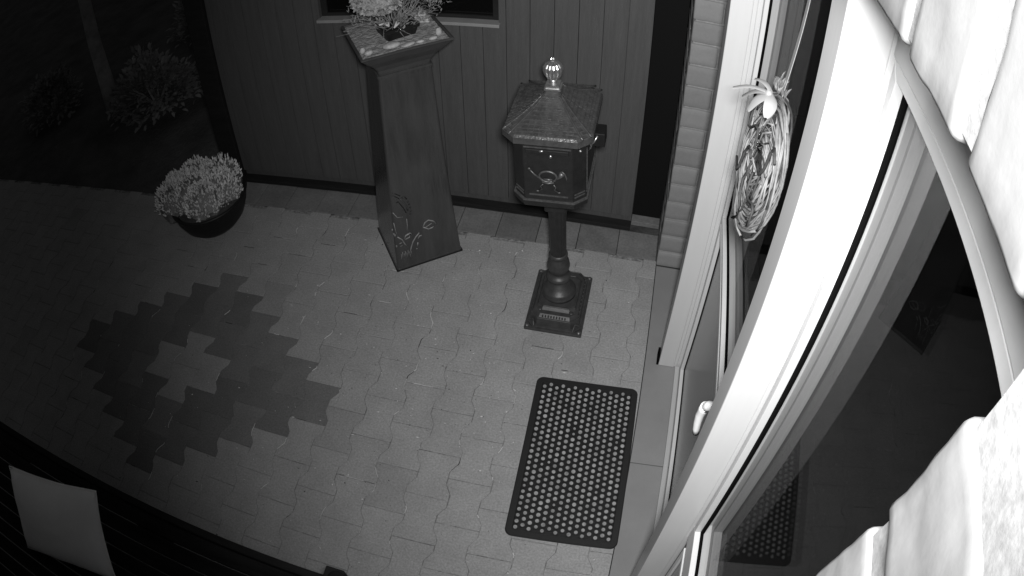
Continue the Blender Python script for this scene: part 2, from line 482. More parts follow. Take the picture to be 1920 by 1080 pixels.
# door leaf
dr = bpy.data.objects.new('door', None); col.objects.link(dr); dr.parent = house
for y0, y1 in ((0.800, 0.925), (1.835, 1.866)):
    b = MB(); b.box(0.322, 0.385, y0, y1, 0.025, 2.25); H(b, 'stile', M['frame'], dr, bevel=0.003)
for z0, z1 in ((2.16, 2.25), (0.025, 0.045)):
    b = MB(); b.box(0.324, 0.385, 0.925, 1.835, z0, z1); H(b, 'cross_rail', M['frame'], dr, bevel=0.002)
b = MB(); b.box(0.338, 0.375, 0.925, 1.835, 0.046, 0.905); H(b, 'door_panel', M['panel'], dr)
ring(0.320, 0.3375, 0.925, 1.835, 0.045, 0.90, 0.016, 'panel_bead', M['frame'], dr)
ring(0.3345, 0.3395, 0.941, 1.819, 0.061, 0.884, 0.005, 'panel_gasket', M['gasket'], dr, 0)
b = MB(); b.box(0.324, 0.385, 0.925, 1.835, 0.9055, 0.925); H(b, 'middle_rail', M['frame'], dr, bevel=0.003)
ring(0.318, 0.3355, 0.925, 1.835, 0.925, 2.159, 0.018, 'glazing_bead', M['frame'], dr)
ring(0.332, 0.340, 0.943, 1.817, 0.943, 2.141, 0.006, 'gasket', M['gasket'], dr, 0)
pane(0.336, 0.948, 1.812, 0.948, 2.136, parent=dr); pane(0.362, 0.944, 1.816, 0.944, 2.140, parent=dr)
ring(0.365, 0.384, 0.926, 1.834, 0.926, 2.158, 0.030, 'inner_frame', M['frame_in'], dr)
b = MB(); b.box(0.30, 0.32, 0.80, 1.864, 0.0035, 0.018)
H(b, 'door_sill', M['frame_in'], dr, bevel=0.002)
# handle: oval rose, neck and a lever hanging down
b = MB()
b.ell((0.3195, 0.865, 1.185), 0.006, 0.017, 0.036, n=20)
b.tube([(0.322, 0.865, 1.19), (0.300, 0.868, 1.19), (0.275, 0.880, 1.187), (0.258, 0.892, 1.172), (0.252, 0.900, 1.15)], 0.0125, n=12)
pts = [(0.2525, 0.899, 1.158), (0.250, 0.902, 1.140), (0.248, 0.903, 1.115), (0.249, 0.902, 1.085), (0.252, 0.901, 1.055), (0.255, 0.900, 1.032)]
b.tube(pts, 0.0135, n=12, r2=0.0085)
b.v = [(v[0] - 0.006 * min(1, max(0, (0.32 - v[0]) / 0.04)), v[1] + 0.006, v[2]) for v in b.v]
H(b, 'handle', M['handle'], dr, smooth=True)
# room behind the glass
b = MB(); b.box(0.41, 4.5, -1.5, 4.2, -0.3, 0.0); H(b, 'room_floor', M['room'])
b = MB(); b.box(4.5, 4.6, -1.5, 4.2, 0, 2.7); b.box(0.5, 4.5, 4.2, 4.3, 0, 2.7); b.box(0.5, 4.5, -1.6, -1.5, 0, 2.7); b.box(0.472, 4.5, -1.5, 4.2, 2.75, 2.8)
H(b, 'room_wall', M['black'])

# ================================================================== BOARD WALL AT THE BACK
wall = thing('board_wall', 'dark wall of vertical grooved boards closing the far side of the yard', 'wall', (-1.15, 2.8, 0))
def W(mb, name, m_, parent=wall, **k):
    mb.v = [(v[0] + 1.15, v[1] - 2.8, v[2]) for v in mb.v]
    return mb.build(name, m_, parent, **k)
b = MB()
xs = [0.005]
while xs[-1] > -2.28: xs.append(xs[-1] - 0.1075)
for i in range(len(xs) - 1):
    xa, xb = max(xs[i + 1], -2.29) + 0.0022, xs[i]
    zt = 2.75
    segs = [(0.065, zt)]
    if xa > -1.57 and xb < -0.67: segs = [(0.065, 1.098), (2.05, zt)]
    elif xa < -0.676 < xb or xa < -1.563 < xb:
        segs = [(0.065, 1.098), (2.05, zt)]
        if xb > -0.676 > xa: b.box(-0.672, xb, 2.725, 2.745, 1.098, 2.05)
        else: b.box(xa, -1.567, 2.725, 2.745, 1.098, 2.05)
    for z0, z1 in segs:
        b.t = 1; b.box(xa, xb, 2.725 + U(0, .001), 2.745, z0, z1)
W(b, 'board_cladding', M['boards'], bevel=0.001)
b = MB(); b.box(-2.29, -1.567, 2.7455, 2.80, 0.0, 2.75); b.box(-0.672, 0.005, 2.7455, 2.80, 0.0, 2.75)
b.box(-1.567, -0.672, 2.7455, 2.80, 0.0, 1.096); b.box(-1.567, -0.672, 2.7455, 2.80, 2.05, 2.75)
W(b, 'backing', M['boards'])
b = MB(); b.box(-2.29, 0.006, 2.690, 2.745, 0.0015, 0.022); W(b, 'base_shade_strip', M['darkwood'], bevel=0.002)  # dark strip standing in for the shade in the recess under the boards
b = MB(); b.box(-2.43, -2.292, 2.70, 2.84, 0.0, 2.75); W(b, 'corner_post', M['darkwood'], bevel=0.004)
b = MB(); b.box(0.008, 0.156, 2.79, 2.82, 0.0, 2.75); W(b, 'end_panel', M['black'])
b = MB(); b.box(0.008, 0.156, 2.735, 2.79, 0.001, 0.03); W(b, 'end_sill', M['kerb'], bevel=0.002)
wn = bpy.data.objects.new('window', None); col.objects.link(wn); wn.parent = wall
b = MB(); b.box(-1.575, -0.664, 2.700, 2.76, 1.099, 1.116); W(b, 'window_sill', M['sill'], wn, bevel=0.002)
b = MB(); b.box(-1.566, -0.673, 2.7655, 2.775, 1.117, 2.05); W(b, 'window_glass', M['blackglass'], wn)
b = MB()
for q in ((-1.566, -1.535, 1.117, 2.05), (-0.704, -0.673, 1.117, 2.05), (-1.535, -0.704, 1.117, 1.135)):
    b.box(q[0], q[1], 2.750, 2.765, q[2], q[3])
W(b, 'window_frame', M['darkwood'], wn, bevel=0.002)

# ================================================================== DOORMAT
MA = math.radians(1.6)
dm = thing('doormat', 'black rubber doormat with rows of pale round studs, lying before the door', 'doormat', (-0.0565, 1.334, 0.001), (0, 0, MA))
def rrect(hx, hy, r, n=8):
    p = []
    for cx, cy, a0 in ((hx - r, hy - r, 0), (-hx + r, hy - r, 90), (-hx + r, -hy + r, 180), (hx - r, -hy + r, 270)):
        for i in range(n + 1):
            a = math.radians(a0 + 90 * i / n); p.append((cx + r * math.cos(a), cy + r * math.sin(a)))
    return p
HX, HY = 0.2175, 0.3785
b = MB()
o1, o2_, i1, i2 = rrect(HX, HY, 0.03), rrect(HX - 0.004, HY - 0.004, 0.027), rrect(HX - 0.026, HY - 0.026, 0.008), rrect(HX - 0.029, HY - 0.029, 0.006)
rings = [[(p[0], p[1], 0.0) for p in o1], [(p[0], p[1], 0.006) for p in o1], [(p[0], p[1], 0.010) for p in o2_], [(p[0], p[1], 0.010) for p in i1], [(p[0], p[1], 0.004) for p in i2]]
b.loft(rings); b.build('rim', M['rubber'], dm)
# honeycomb walls between the studs, and the studs themselves
fw = MB(); st = MB()
px_, py_ = 0.0262, 0.0268
nx = 15; ny = 26
for i in range(nx):
    for j in range(ny + (1 if i % 2 == 0 else 0)):
        x = (i - (nx - 1) / 2) * px_ * 0.98
        y = -HY + 0.0395 + (j + (0.5 if i % 2 else 0.0)) * py_ 
        if abs(y) > HY - 0.034: continue
        k = 12
        ro, ri = 0.0132, 0.0112
        rg = [[(x + r * math.cos(2 * math.pi * a / k), y + r * math.sin(2 * math.pi * a / k), z) for a in range(k)] for r, z in ((ro, 0.0041), (ro - 0.0003, 0.0088), (ri, 0.0088), (ri, 0.0041))]
        fw.loft(rg, cap=False)
        s = U(0.88, 1.06); s = s if U(0, 1) > .04 else s * .7
        zt = 0.0092
        rg = [[(x + r * s * math.cos(2 * math.pi * a / k), y + r * s * math.sin(2 * math.pi * a / k), z) for a in range(k)] for r, z in ((0.0082, 0.0041), (0.0080, zt - .0008), (0.0069, zt), (0.0022, zt), (0.0018, zt - 0.002))]
        st.loft(rg)
fw.build('honeycomb', M['rubber'], dm); st.build('studs', M['stud'], dm, smooth=False)

# ================================================================== MAILBOX
mb = thing('mailbox', 'ornate cast iron standing mailbox with scaled hipped roof and shiny finial', 'mailbox', (-0.2675, 2.130, 0.0))
LEAN = (math.radians(0), math.radians(-3.0), 0)
def octo(hx, hy, c):
    return [(hx, -hy + c), (hx, hy - c), (hx - c, hy), (-hx + c, hy), (-hx, hy - c), (-hx, -hy + c), (-hx + c, -hy), (hx - c, -hy)]
# base plate
b = MB()
b.prism(octo(0.130, 0.181, 0.003), 0.001, 0.014)
b.prism(octo(0.122, 0.172, 0.030), 0.0135, 0.022)
b.prism(octo(0.112, 0.160, 0.034), 0.0215, 0.060, octo(0.108, 0.154, 0.034))
b.prism(octo(0.104, 0.148, 0.034), 0.0605, 0.074, octo(0.098, 0.134, 0.032))
b.prism(octo(0.088, 0.114, 0.024), 0.0735, 0.088, octo(0.080, 0.100, 0.022))
for k in range(4):      # scooped corner mouldings
    a = octo(0.118, 0.168, 0.03)
    p, q = Vector((*a[(2 * k + 1) % 8], 0.022)), Vector((*a[(2 * k + 2) % 8], 0.022)); c = (p + q) / 2 * 0.93; c.z = 0.040
    b.tube([p, (p + c) / 2 + Vector((0, 0, .004)), c, (q + c) / 2 + Vector((0, 0, .004)), q], 0.0045, 8)
b.tube([Vector((x, y, 0.0605)) for x, y in octo(0.107, 0.153, 0.034) + octo(0.107, 0.153, 0.034)[:1]], 0.003, 6)
b.tube([Vector((x, y, 0.0885)) for x, y in octo(0.080, 0.100, 0.022) + octo(0.080, 0.100, 0.022)[:1]], 0.0035, 6)
b.build('base_plate', M['iron_base'], mb, bevel=0.0022)
for sx in (-1, 1):
    for sy in (-1, 1):
        b = MB(); b.lathe([(0.009, 0.0), (0.009, 0.006), (0.004, 0.009), (0.001, 0.0095)], (sx * 0.117, sy * 0.168, 0.0155), 10)
        b.build('bolt', M['trim'], mb)
b = MB()
for i in range(10): b.ell((0.103, -0.11 + i * 0.024, 0.066), 0.0034, 0.0048, 0.0050, 8, 5)
b.build('beading', M['iron_base'], mb, smooth=True)
b = MB()
for i in range(9): b.box(-0.055 + i * 0.0125, -0.055 + i * 0.0125 + 0.006, -0.146, -0.139, 0.0625, 0.0725)
b.build('raised_bars', M['iron_dull'], mb)
for sx in (-1, 1):
    b = MB(); b.ell((sx * 0.07, -0.112, 0.078), 0.011, 0.011, 0.005, 10, 5); b.build('rosette', M['iron_base'], mb, smooth=True)
# post
b = MB()
b.lathe([(0.078, 0.086), (0.078, 0.100), (0.071, 0.106), (0.073, 0.112), (0.066, 0.119), (0.055, 0.127), (0.048, 0.137), (0.040, 0.149), (0.033, 0.159), (0.031, 0.166),
         (0.044, 0.172), (0.052, 0.183), (0.053, 0.196), (0.046, 0.204), (0.033, 0.210), (0.036, 0.220), (0.046, 0.240), (0.050, 0.262), (0.046, 0.285),
         (0.036, 0.303), (0.036, 0.312), (0.041, 0.318), (0.041, 0.328), (0.035, 0.334)], (0, 0, 0), 36)
b.build('post_foot', M['iron_base'], mb, smooth=True, rot=LEAN)
b = MB(); b.lathe([(0.034, 0.330), (0.034, 0.50), (0.037, 0.56), (0.040, 0.60)], (0, 0, 0), 48, flute=0.06, nf=14)
b.build('post_shaft', M['iron'], mb, smooth=False, rot=LEAN)
b = MB(); b.prism(octo(0.046, 0.046, 0.006), 0.598, 0.690); b.prism(octo(0.052, 0.052, 0.006), 0.690, 0.700); b.prism(octo(0.07, 0.09, 0.01), 0.700, 0.718)
b.build('post_head', M['iron'], mb, bevel=0.003, rot=LEAN)
# box body (local z 0.72..1.07)
BX, BY = 0.134, 0.165
b = MB()
b.prism(octo(0.108, 0.138, 0.03), 0.716, 0.735, octo(BX + .004, BY + .004, 0.045))
b.prism(octo(BX + .004, BY + .004, 0.045), 0.735, 0.760)
b.prism(octo(BX, BY, 0.045), 0.760, 1.040)
b.build('box_body', M['iron'], mb, bevel=0.003, rot=LEAN)
b = MB()
def band(hx, hy, c, z, t, e):
    P = octo(hx + e, hy + e, c); b.prism(P, z, z + t)
band(BX + 0.0045, BY + 0.0045, 0.045, 0.7605, 0.0055, 0.0022)
def strip(p, q, z0, z1, e=0.003):
    p, q = Vector((p[0], p[1], 0)), Vector((q[0], q[1], 0)); d = (q - p).normalized(); nrm = Vector((d.y, -d.x, 0))
    if nrm.dot(p + q) < 0: nrm = -nrm
    b.add([tuple(v + Vector((0, 0, z))) for z in (z0, z1) for v in (p - nrm * .002, q - nrm * .002, q + nrm * e, p + nrm * e)],
          [(0, 1, 2, 3), (7, 6, 5, 4), (0, 4, 5, 1), (1, 5, 6, 2), (2, 6, 7, 3), (3, 7, 4, 0)])
P8 = octo(BX, BY, 0.045)
strip((-0.072, -BY), (0.072, -BY), 0.787, 0.7925)
for k in (7, 5):
    p, q = Vector(P8[k]), Vector(P8[(k + 1) % 8]); d = (q - p)
    for z in (0.783, 0.796): strip(p + d * .12, p + d * .88, z, z + 0.0045)
strip(P8[0], P8[1], 0.790, 0.794); strip((BX, -0.118), (BX, -0.112), 0.80, 0.99)  # the upright strip is the edge's highlight, made as a raised line
strip((-0.085, -BY), (0.085, -BY), 1.006, 1.0105)
b.build('gilt_and_highlight_lines', M['trim'], mb, rot=LEAN)
b = MB()
b.prism([(-0.078, -BY - .009), (0.078, -BY - .009), (0.078, -BY + .002), (-0.078, -BY + .002)], 0.985, 1.004)
b.build('letter_flap', M['iron'], mb, bevel=0.003, rot=LEAN)
for c3, r3 in (((-0.02, -BY - .011, 1.0), (.009, .003, .005)), ((0.012, -BY - .004, .975), (.006, .005, .008)), ((BX - .018, -BY + .014, 1.00), (.006, .006, .006))):
    b = MB(); b.ell(c3, *r3, 10, 5); b.build('brass_knob', M['brass'], mb, smooth=True, rot=LEAN)
# emblem: a coiled post horn with cords
b = MB()
cy = -BY - 0.004
b.tube([(0.0 + 0.032 * math.cos(a), cy, 0.882 + 0.024 * math.sin(a)) for a in [math.radians(t) for t in range(-60, 301, 15)]], 0.0042, 8)
b.tube([(-0.030, cy, 0.872), (-0.050, cy, 0.888), (-0.066, cy, 0.908)], 0.004, 8, r2=0.0025)
b.ell((-0.068, cy, 0.911), 0.006, 0.004, 0.006, 8, 5)
b.tube([(0.028, cy, 0.870), (0.044, cy, 0.886), (0.054, cy, 0.904)], 0.004, 8, r2=0.011)
b.tube([(0.050, cy, 0.912), (0.061, cy, 0.902), (0.068, cy, 0.884), (0.066, cy, 0.872)], 0.003, 6)
b.tube([(-0.022, cy, 0.856), (0.0, cy, 0.850), (0.022, cy, 0.857)], 0.004, 6)
b.tube([(-0.016, cy, 0.868), (0.016, cy, 0.868)], 0.005, 6)
for s in (-1, 1):
    b.tube([(s * 0.020, cy, 0.846), (s * 0.028, cy, 0.834), (s * 0.022, cy, 0.822), (s * 0.036, cy, 0.812)], 0.0026, 6)
    b.ell((s * 0.040, cy, 0.810), 0.006, 0.003, 0.004, 8, 5)
b.build('emblem', M['trim'], mb, smooth=True, rot=LEAN)
# roof
b = MB()
EX, EY, EC = 0.162, 0.196, 0.05
prof = [(1.030, 0.90), (1.040, 1.0), (1.066, 1.0), (1.074, 0.965), (1.086, 0.82), (1.103, 0.62), (1.124, 0.42), (1.148, 0.25), (1.166, 0.155), (1.172, 0.15)]
rings = []
for z, s in prof:
    rings.append([(p[0], p[1], z) for p in octo(max(EX * s, .022), max(EY * s, .022), EC * s * (1 if s > .9 else 0.55))])
b.loft(rings)
b.build('roof', M['roof'], mb, rot=LEAN)
# roof scales
b = MB()
def P(z, s): return octo(EX * s, EY * s, EC * s * 0.55)
def onroof(face, u, t):
    t2 = t * (len(prof) - 5); k = min(int(t2), len(prof) - 6); f = t2 - k
    z0, s0 = prof[3 + k]; z1, s1 = prof[4 + k]
    z = z0 + (z1 - z0) * f; s = s0 + (s1 - s0) * f
    Q = octo(EX * s, EY * s, EC * s * 0.55); p, q = Vector(Q[face]), Vector(Q[(face + 1) % 8])
    r = p + (q - p) * u; return Vector((r.x, r.y, z))
for face in (6, 0, 4, 2, 5, 7):
    rows = 10
    for r in range(rows):
        t = 0.03 + 0.88 * r / rows
        wdt = (onroof(face, 1, t) - onroof(face, 0, t)).length
        nn = max(1, int(wdt / 0.021))
        for i in range(nn):
            u0 = (i + (0.5 if r % 2 else 0.0) + 0.1) / (nn + 0.5); u1 = u0 + 0.82 / (nn + 0.5)
            if u1 > 1: continue
            A = [onroof(face, u0, t), onroof(face, u1, t), onroof(face, u1, t + 0.06), onroof(face, u0, t + 0.06)]
            nrm = (A[1] - A[0]).cross(A[3] - A[0]).normalized()
            if nrm.z < 0: nrm = -nrm
            h = U(0.002, 0.0055)
            b.add([tuple(v - nrm * .0005) for v in A] + [tuple(A[0] + nrm * h), tuple(A[1] + nrm * h), tuple(A[2] + nrm * .0004), tuple(A[3] + nrm * .0004)],
                  [(3, 2, 1, 0), (4, 5, 6, 7), (0, 1, 5, 4), (1, 2, 6, 5), (2, 3, 7, 6), (3, 0, 4, 7)])
b.build('roof_scales', M['roof'], mb, rot=LEAN)
b = MB()
for k in range(8):
    if k in (0, 1, 2, 3, 4, 5, 6, 7):
        pts = [onroof(k, 0, t) + Vector((0, 0, 0.001)) for t in [i / 10 for i in range(0, 10)]]
        b.tube(pts, 0.0042, 6, r2=0.003)
b.build('roof_ridges', M['roof'], mb, rot=LEAN, smooth=True)
b = MB()
b.prism(octo(0.030, 0.030, 0.001), 1.168, 1.176); b.prism(octo(0.025, 0.025, 0.001), 1.176, 1.188)
b.lathe([(0.016, 1.188), (0.013, 1.196), (0.017, 1.202), (0.013, 1.207)], (0, 0, 0), 24)
b.lathe([(0.014, 1.206), (0.023, 1.212), (0.030, 1.226), (0.034, 1.244), (0.033, 1.260), (0.026, 1.273), (0.014, 1.280), (0.008, 1.283), (0.008, 1.291), (0.004, 1.296), (0.001, 1.297)], (0, 0, 0), 60, flute=0.16, nf=12)
b.build('finial', M['brass'], mb, rot=LEAN)
b = MB(); b.box(BX - 0.002, BX + 0.055, -0.02, 0.05, 0.93, 0.99)
b.build('side_box', M['pot'], mb, bevel=0.003, rot=LEAN)
b = MB()
b.tube([(BX + .004, -0.11, 1.01), (BX + .014, -0.10, 0.995), (BX + .010, -0.09, 0.975), (BX + .002, -0.085, 0.96)], 0.004, 8)
b.build('side_catch', M['brass'], mb, smooth=True, rot=LEAN); b = MB()
b.tube([(BX + .002, -0.05, 0.955), (BX + .018, -0.045, 0.97), (BX + .030, -0.04, 0.995)], 0.004, 8)
b.build('side_catch', M['brass'], mb, smooth=True, rot=LEAN)

# ================================================================== PEDESTAL
TH = math.atan2(0.6, 0.8)
pc = (-1.034, 2.405)
ped = thing('pedestal', 'tall dark glazed square pedestal with butterfly relief, flaring to a tray on top', 'pedestal', (pc[0], pc[1], 0), (0, 0, TH))
def sq(h, z, r=0.012): 
    p = rrect(h, h, min(r, h * .3), 6); return [(a, c, z) for a, c in p]
b = MB()
prof = [(0.170, 0.002), (0.171, 0.012), (0.168, 0.016), (0.160, 0.15), (0.148, 0.35), (0.136, 0.6), (0.127, 0.8), (0.119, 1.0), (0.117, 1.05), (0.121, 1.066), (0.119, 1.075)]
b.loft([sq(h, z) for h, z in prof])
b.build('column', M['glaze'], ped, smooth=False, bevel=0.0)
b = MB(); b.loft([sq(0.1735, 0.0005, 0.004), sq(0.1735, 0.006, 0.004)]); b.build('foot', M['pot'], ped)
b = MB()
b.loft([sq(0.112, 1.075), sq(0.118, 1.10), sq(0.135, 1.130), sq(0.164, 1.166), sq(0.188, 1.202, .006), sq(0.193, 1.207, .006), sq(0.193, 1.214, .006), sq(0.186, 1.216, .006), sq(0.182, 1.213, .006), sq(0.180, 1.200, .006)])
b.build('tray', M['tray'], ped)
# gravel fill
b = MB(); N_ = 26; vs = []; fs = []
for j in range(N_ + 1):
    for i in range(N_ + 1):
        x = -0.179 + 0.358 * i / N_; y = -0.179 + 0.358 * j / N_
        vs.append((x, y, 1.208 + 0.005 * noise.noise(Vector((x, y, 0)) * 40)))
for j in range(N_):
    for i in range(N_):
        a = j * (N_ + 1) + i; fs.append((a, a + 1, a + N_ + 2, a + N_ + 1))
b.add(vs, fs); b.build('gravel_fill', M['gravel'], ped)
# relief on the front face: (u from the front corner along the face, height)
def fp(u, h, e=0.0015):
    # half width at this height
    hw = 0.17
    for (h0, z0), (h1, z1) in zip(prof, prof[1:]):
        if z0 <= h <= z1: hw = h0 + (h1 - h0) * (h - z0) / (z1 - z0); break
    return (-0.17 + u, -hw - e, h)
b = MB()
def rel(pts, r=0.003, e=0.001): b.tube([fp(u, h, e) for u, h in pts], r, 6)
rel([(0.160, 0.222), (0.172, 0.245), (0.190, 0.253), (0.212, 0.240), (0.227, 0.220), (0.205, 0.203), (0.185, 0.200), (0.160, 0.222)], 0.0034)
rel([(0.170, 0.215), (0.205, 0.228)], 0.0022)
rel([(0.078, 0.092), (0.088, 0.125), (0.101, 0.155), (0.118, 0.178), (0.138, 0.196)], 0.0034)
rel([(0.062, 0.185), (0.070, 0.205), (0.092, 0.212), (0.100, 0.206), (0.086, 0.188), (0.062, 0.183)], 0.004)
rel([(0.030, 0.212), (0.050, 0.188), (0.058, 0.160), (0.068, 0.140)], 0.003)
rel([(0.128, 0.163), (0.136, 0.176), (0.148, 0.176)], 0.003)
rel([(0.034, 0.168), (0.046, 0.172), (0.048, 0.155), (0.036, 0.150)], 0.003)
rel([(0.118, 0.118), (0.124, 0.140)], 0.003); rel([(0.112, 0.103), (0.116, 0.106)], 0.003)
for i in range(8): rel([(0.03 + i * 0.008, 0.06 + 0.01 * (i % 3)), (0.034 + i * 0.007, 0.10 + 0.012 * (i % 2))], 0.0012)
rel([(0.028, 0.36), (0.045, 0.325), (0.072, 0.318)], 0.002); rel([(0.024, 0.30), (0.026, 0.26), (0.03, 0.22)], 0.0018)
rel([(0.088, 0.30), (0.086, 0.26), (0.08, 0.225)], 0.0018)
for u, h in ((0.012, 0.262), (0.016, 0.235), (0.02, 0.225), (0.018, 0.158)): b.ell(fp(u, h, 0), 0.004, 0.003, 0.008, 8, 5)
b.build('flower_relief', M['engrave'], ped, smooth=True)
b = MB()
rel([(0.040, 0.470), (0.056, 0.458), (0.074, 0.440)], 0.0022); rel([(0.036, 0.455), (0.052, 0.444), (0.068, 0.426)], 0.0022)
rel([(0.056, 0.425), (0.068, 0.395), (0.082, 0.365), (0.090, 0.335)], 0.0026)
rel([(0.080, 0.428), (0.096, 0.425), (0.102, 0.412)], 0.0032)
for u, h in ((0.106, 0.395), (0.110, 0.378), (0.113, 0.358), (0.113, 0.338), (0.110, 0.322), (0.055, 0.41)): b.ell(fp(u, h, 0), 0.0042, 0.003, 0.0055, 8, 5)
b.build('butterfly_relief', M['engrave_dark'], ped, smooth=True)
b = MB(); rel([(0.072, 0.42), (0.085, 0.40), (0.098, 0.37), (0.100, 0.345)], 0.006, -0.003)
b.build('butterfly_wing', M['glaze'], ped, smooth=True)

def T(x, y, z):      # a point in the pedestal's frame to the world
    c, s = math.cos(TH), math.sin(TH)
    return (pc[0] + c * x - s * y, pc[1] + s * x + c * y, z)
# square inner pot
fpot = thing('flower_pot', 'black square flower pot sunk in the tray of the pedestal', 'flower pot', (*T(0.005, -0.005, 1.21)[:2], 1.20), (0, 0, TH + 0.12))
b = MB()
b.loft([sq(0.060, 0.0, .006), sq(0.072, 0.045, .006), sq(0.077, 0.047, .006), sq(0.078, 0.062, .006), sq(0.070, 0.063, .006), sq(0.066, 0.035, .006)])
b.build('pot_wall', M['pot'], fpot)
# twigs and dry stems
tw = thing('dry_bouquet', 'tangle of dry twigs round a large pale flower head above the pedestal', 'plant', T(0, 0, 1.235))
cx_, cy_, _ = T(0, 0, 0)
b = MB()
def wpt(px, py, pz): return (px - cx_, py - cy_, pz - 1.235)
for i in range(95):
    a = U(0, 2 * math.pi); r = U(0.02, 0.06)
    p0 = Vector((r * math.cos(a), r * math.sin(a), U(-0.01, 0.03)))
    L_ = U(0.09, 0.23); el = U(0.2, 1.3)
    d = Vector((math.cos(a) * math.cos(el), math.sin(a) * math.cos(el), math.sin(el)))
    pts = [p0]; 
    for s in range(4):
        d = (d + Vector((U(-.35, .35), U(-.35, .35), U(-.4, .15)))).normalized(); pts.append(pts[-1] + d * L_ / 4)
        if pts[-1].z < -0.015: pts[-1].z = U(-0.015, 0.0)
    b.tube(pts, U(0.0012, 0.0026), 5, r2=0.0008)
b.build('twigs', M['twig'], tw, smooth=True)
b = MB()
for i in range(5):
    a = TH + U(-1.6, 0.2); p = Vector((U(-.02, .05), U(-.06, -.02), 0.045))
    b.tube([p, p + Vector((U(-.01, .02), -0.015, 0.0)), p + Vector((U(-.01, .02), U(-.05, -.04), U(-.01, .02)))], 0.0042, 7)
b.build('cut_stems', M['leafm'], tw, smooth=True)
b = MB()
def leafquad(b_, c, d, up, L_, wd):
    d = d.normalized(); s = d.cross(up)
    if s.length < .05: s = d.cross(Vector((1, 0, 0)))
    s.normalize(); nn = s.cross(d).normalized()
    c = Vector(c); q = [c, c + d * L_ * .35 + s * wd / 2 + nn * L_ * .05, c + d * L_ * .75 + s * wd * .38, c + d * L_ - nn * L_ * .1, c + d * L_ * .75 - s * wd * .38, c + d * L_ * .35 - s * wd / 2 + nn * L_ * .05]
    b_.add(q, [tuple(range(6))])
hc = Vector((0.005, -0.165, 0.215))
for i in range(1500):
    v = Vector((random.gauss(0, 1), random.gauss(0, 1), random.gauss(0, 1))).normalized()
    rr = U(0.80, 1.0)
    p = hc + Vector((v.x * 0.100 * rr, v.y * 0.082 * rr, v.z * 0.060 * rr))
    leafquad(b, p, (v + Vector((U(-.9, .9), U(-.9, .9), U(-.9, .9)))), v, U(0.010, 0.018), U(0.008, 0.013))
b.ell(hc, 0.085, 0.068, 0.048, 16, 9)
b.build('flower_head', M['petal'], tw)
b = MB()
for i in range(500):
    k = random.choice(((-0.13, -0.03, 0.05, .05), (0.12, -0.02, 0.07, .06), (0.02, 0.1, 0.08, .09), (-0.09, 0.05, 0.09, .06), (0.15, 0.06, 0.09, .05)))
    v = Vector((random.gauss(0, 1), random.gauss(0, 1), random.gauss(0, .8)))
    p = Vector(k[:3]) + v * k[3] * 0.5
    if p.z < -0.01: continue
    leafquad(b, p, Vector((U(-1, 1), U(-1, 1), U(-.2, 1))), Vector((0, 0, 1)), U(0.012, 0.03), U(0.003, 0.007))
b.build('grass_tufts', M['twig'], tw)
b = MB()
for k in range(4):
    p = Vector(wpt(*T(0.14 + .02 * k, 0.02, 0)[:2], 1.31)); 
    b.tube([p, p + Vector((0.05 + .01 * k, -.02, 0.05)), p + Vector((0.09 + .015 * k, -.05 - .01 * k, 0.075))], 0.0045, 6, r2=.006)
b.build('bent_stalks', M['leafm'], tw, smooth=True)
# stones in the tray
stones = [(-0.150, -0.150, .020, .012, 'smallest pale pebble lying in the front corner of the pedestal tray'),
          (-0.168, -0.120, .012, .016, 'upright pale pebble in the front corner of the pedestal tray'),
          (-0.055, -0.140, .038, .014, 'broad oval grey pebble between the flower pot and the tray edge'),
          (0.010, -0.158, .030, .008, 'long white pebble at the middle of the tray edge facing the yard'),
          (0.060, -0.160, .018, .008, 'white pebble right of the long one on the tray edge'),
          (0.115, -0.158, .020, .009, 'pale pebble near the right corner of the tray edge'),
          (0.150, -0.125, .013, .020, 'knobbly upright pebble near the right corner of the pedestal tray')]
for i, (x, y, r, h, lb) in enumerate(stones):
    b = MB(); b.ell((0, 0, 0), r, r * .55, h, 14, 8, amp=.25)
    o = b.build('pebble', M['stone'], smooth=True); o.location = T(x, y, 1.212 + h * .7); o.rotation_euler = (0, 0, TH + U(-.3, .3))
    tag(o, lb, 'stone', 'pale pebbles in the pedestal tray')
for k, lb in enumerate(('lowest flat stone of the small stack in the right corner of the tray', 'second flat stone from the bottom of the stack in the tray corner',
                        'third flat stone from the bottom of the stack in the tray corner', 'topmost flat stone of the small stack in the tray corner')):
    b = MB(); b.rbox(-0.050 + .004 * k, 0.050 - .005 * k, -0.024, 0.024, 0.0, 0.011, r=.005, n=8, amp=.004, fr=45, seed=k * 5.0)
    o = b.build('flat_stone', M['stone'], smooth=True); o.location = T(0.118 + U(-.006, .006), 0.045 + U(-.006, .006), 1.2125 + k * 0.0115); o.rotation_euler = (0, 0, TH - 0.6 + U(-.2, .2))
    tag(o, lb, 'stone', 'flat stones stacked in the pedestal tray')

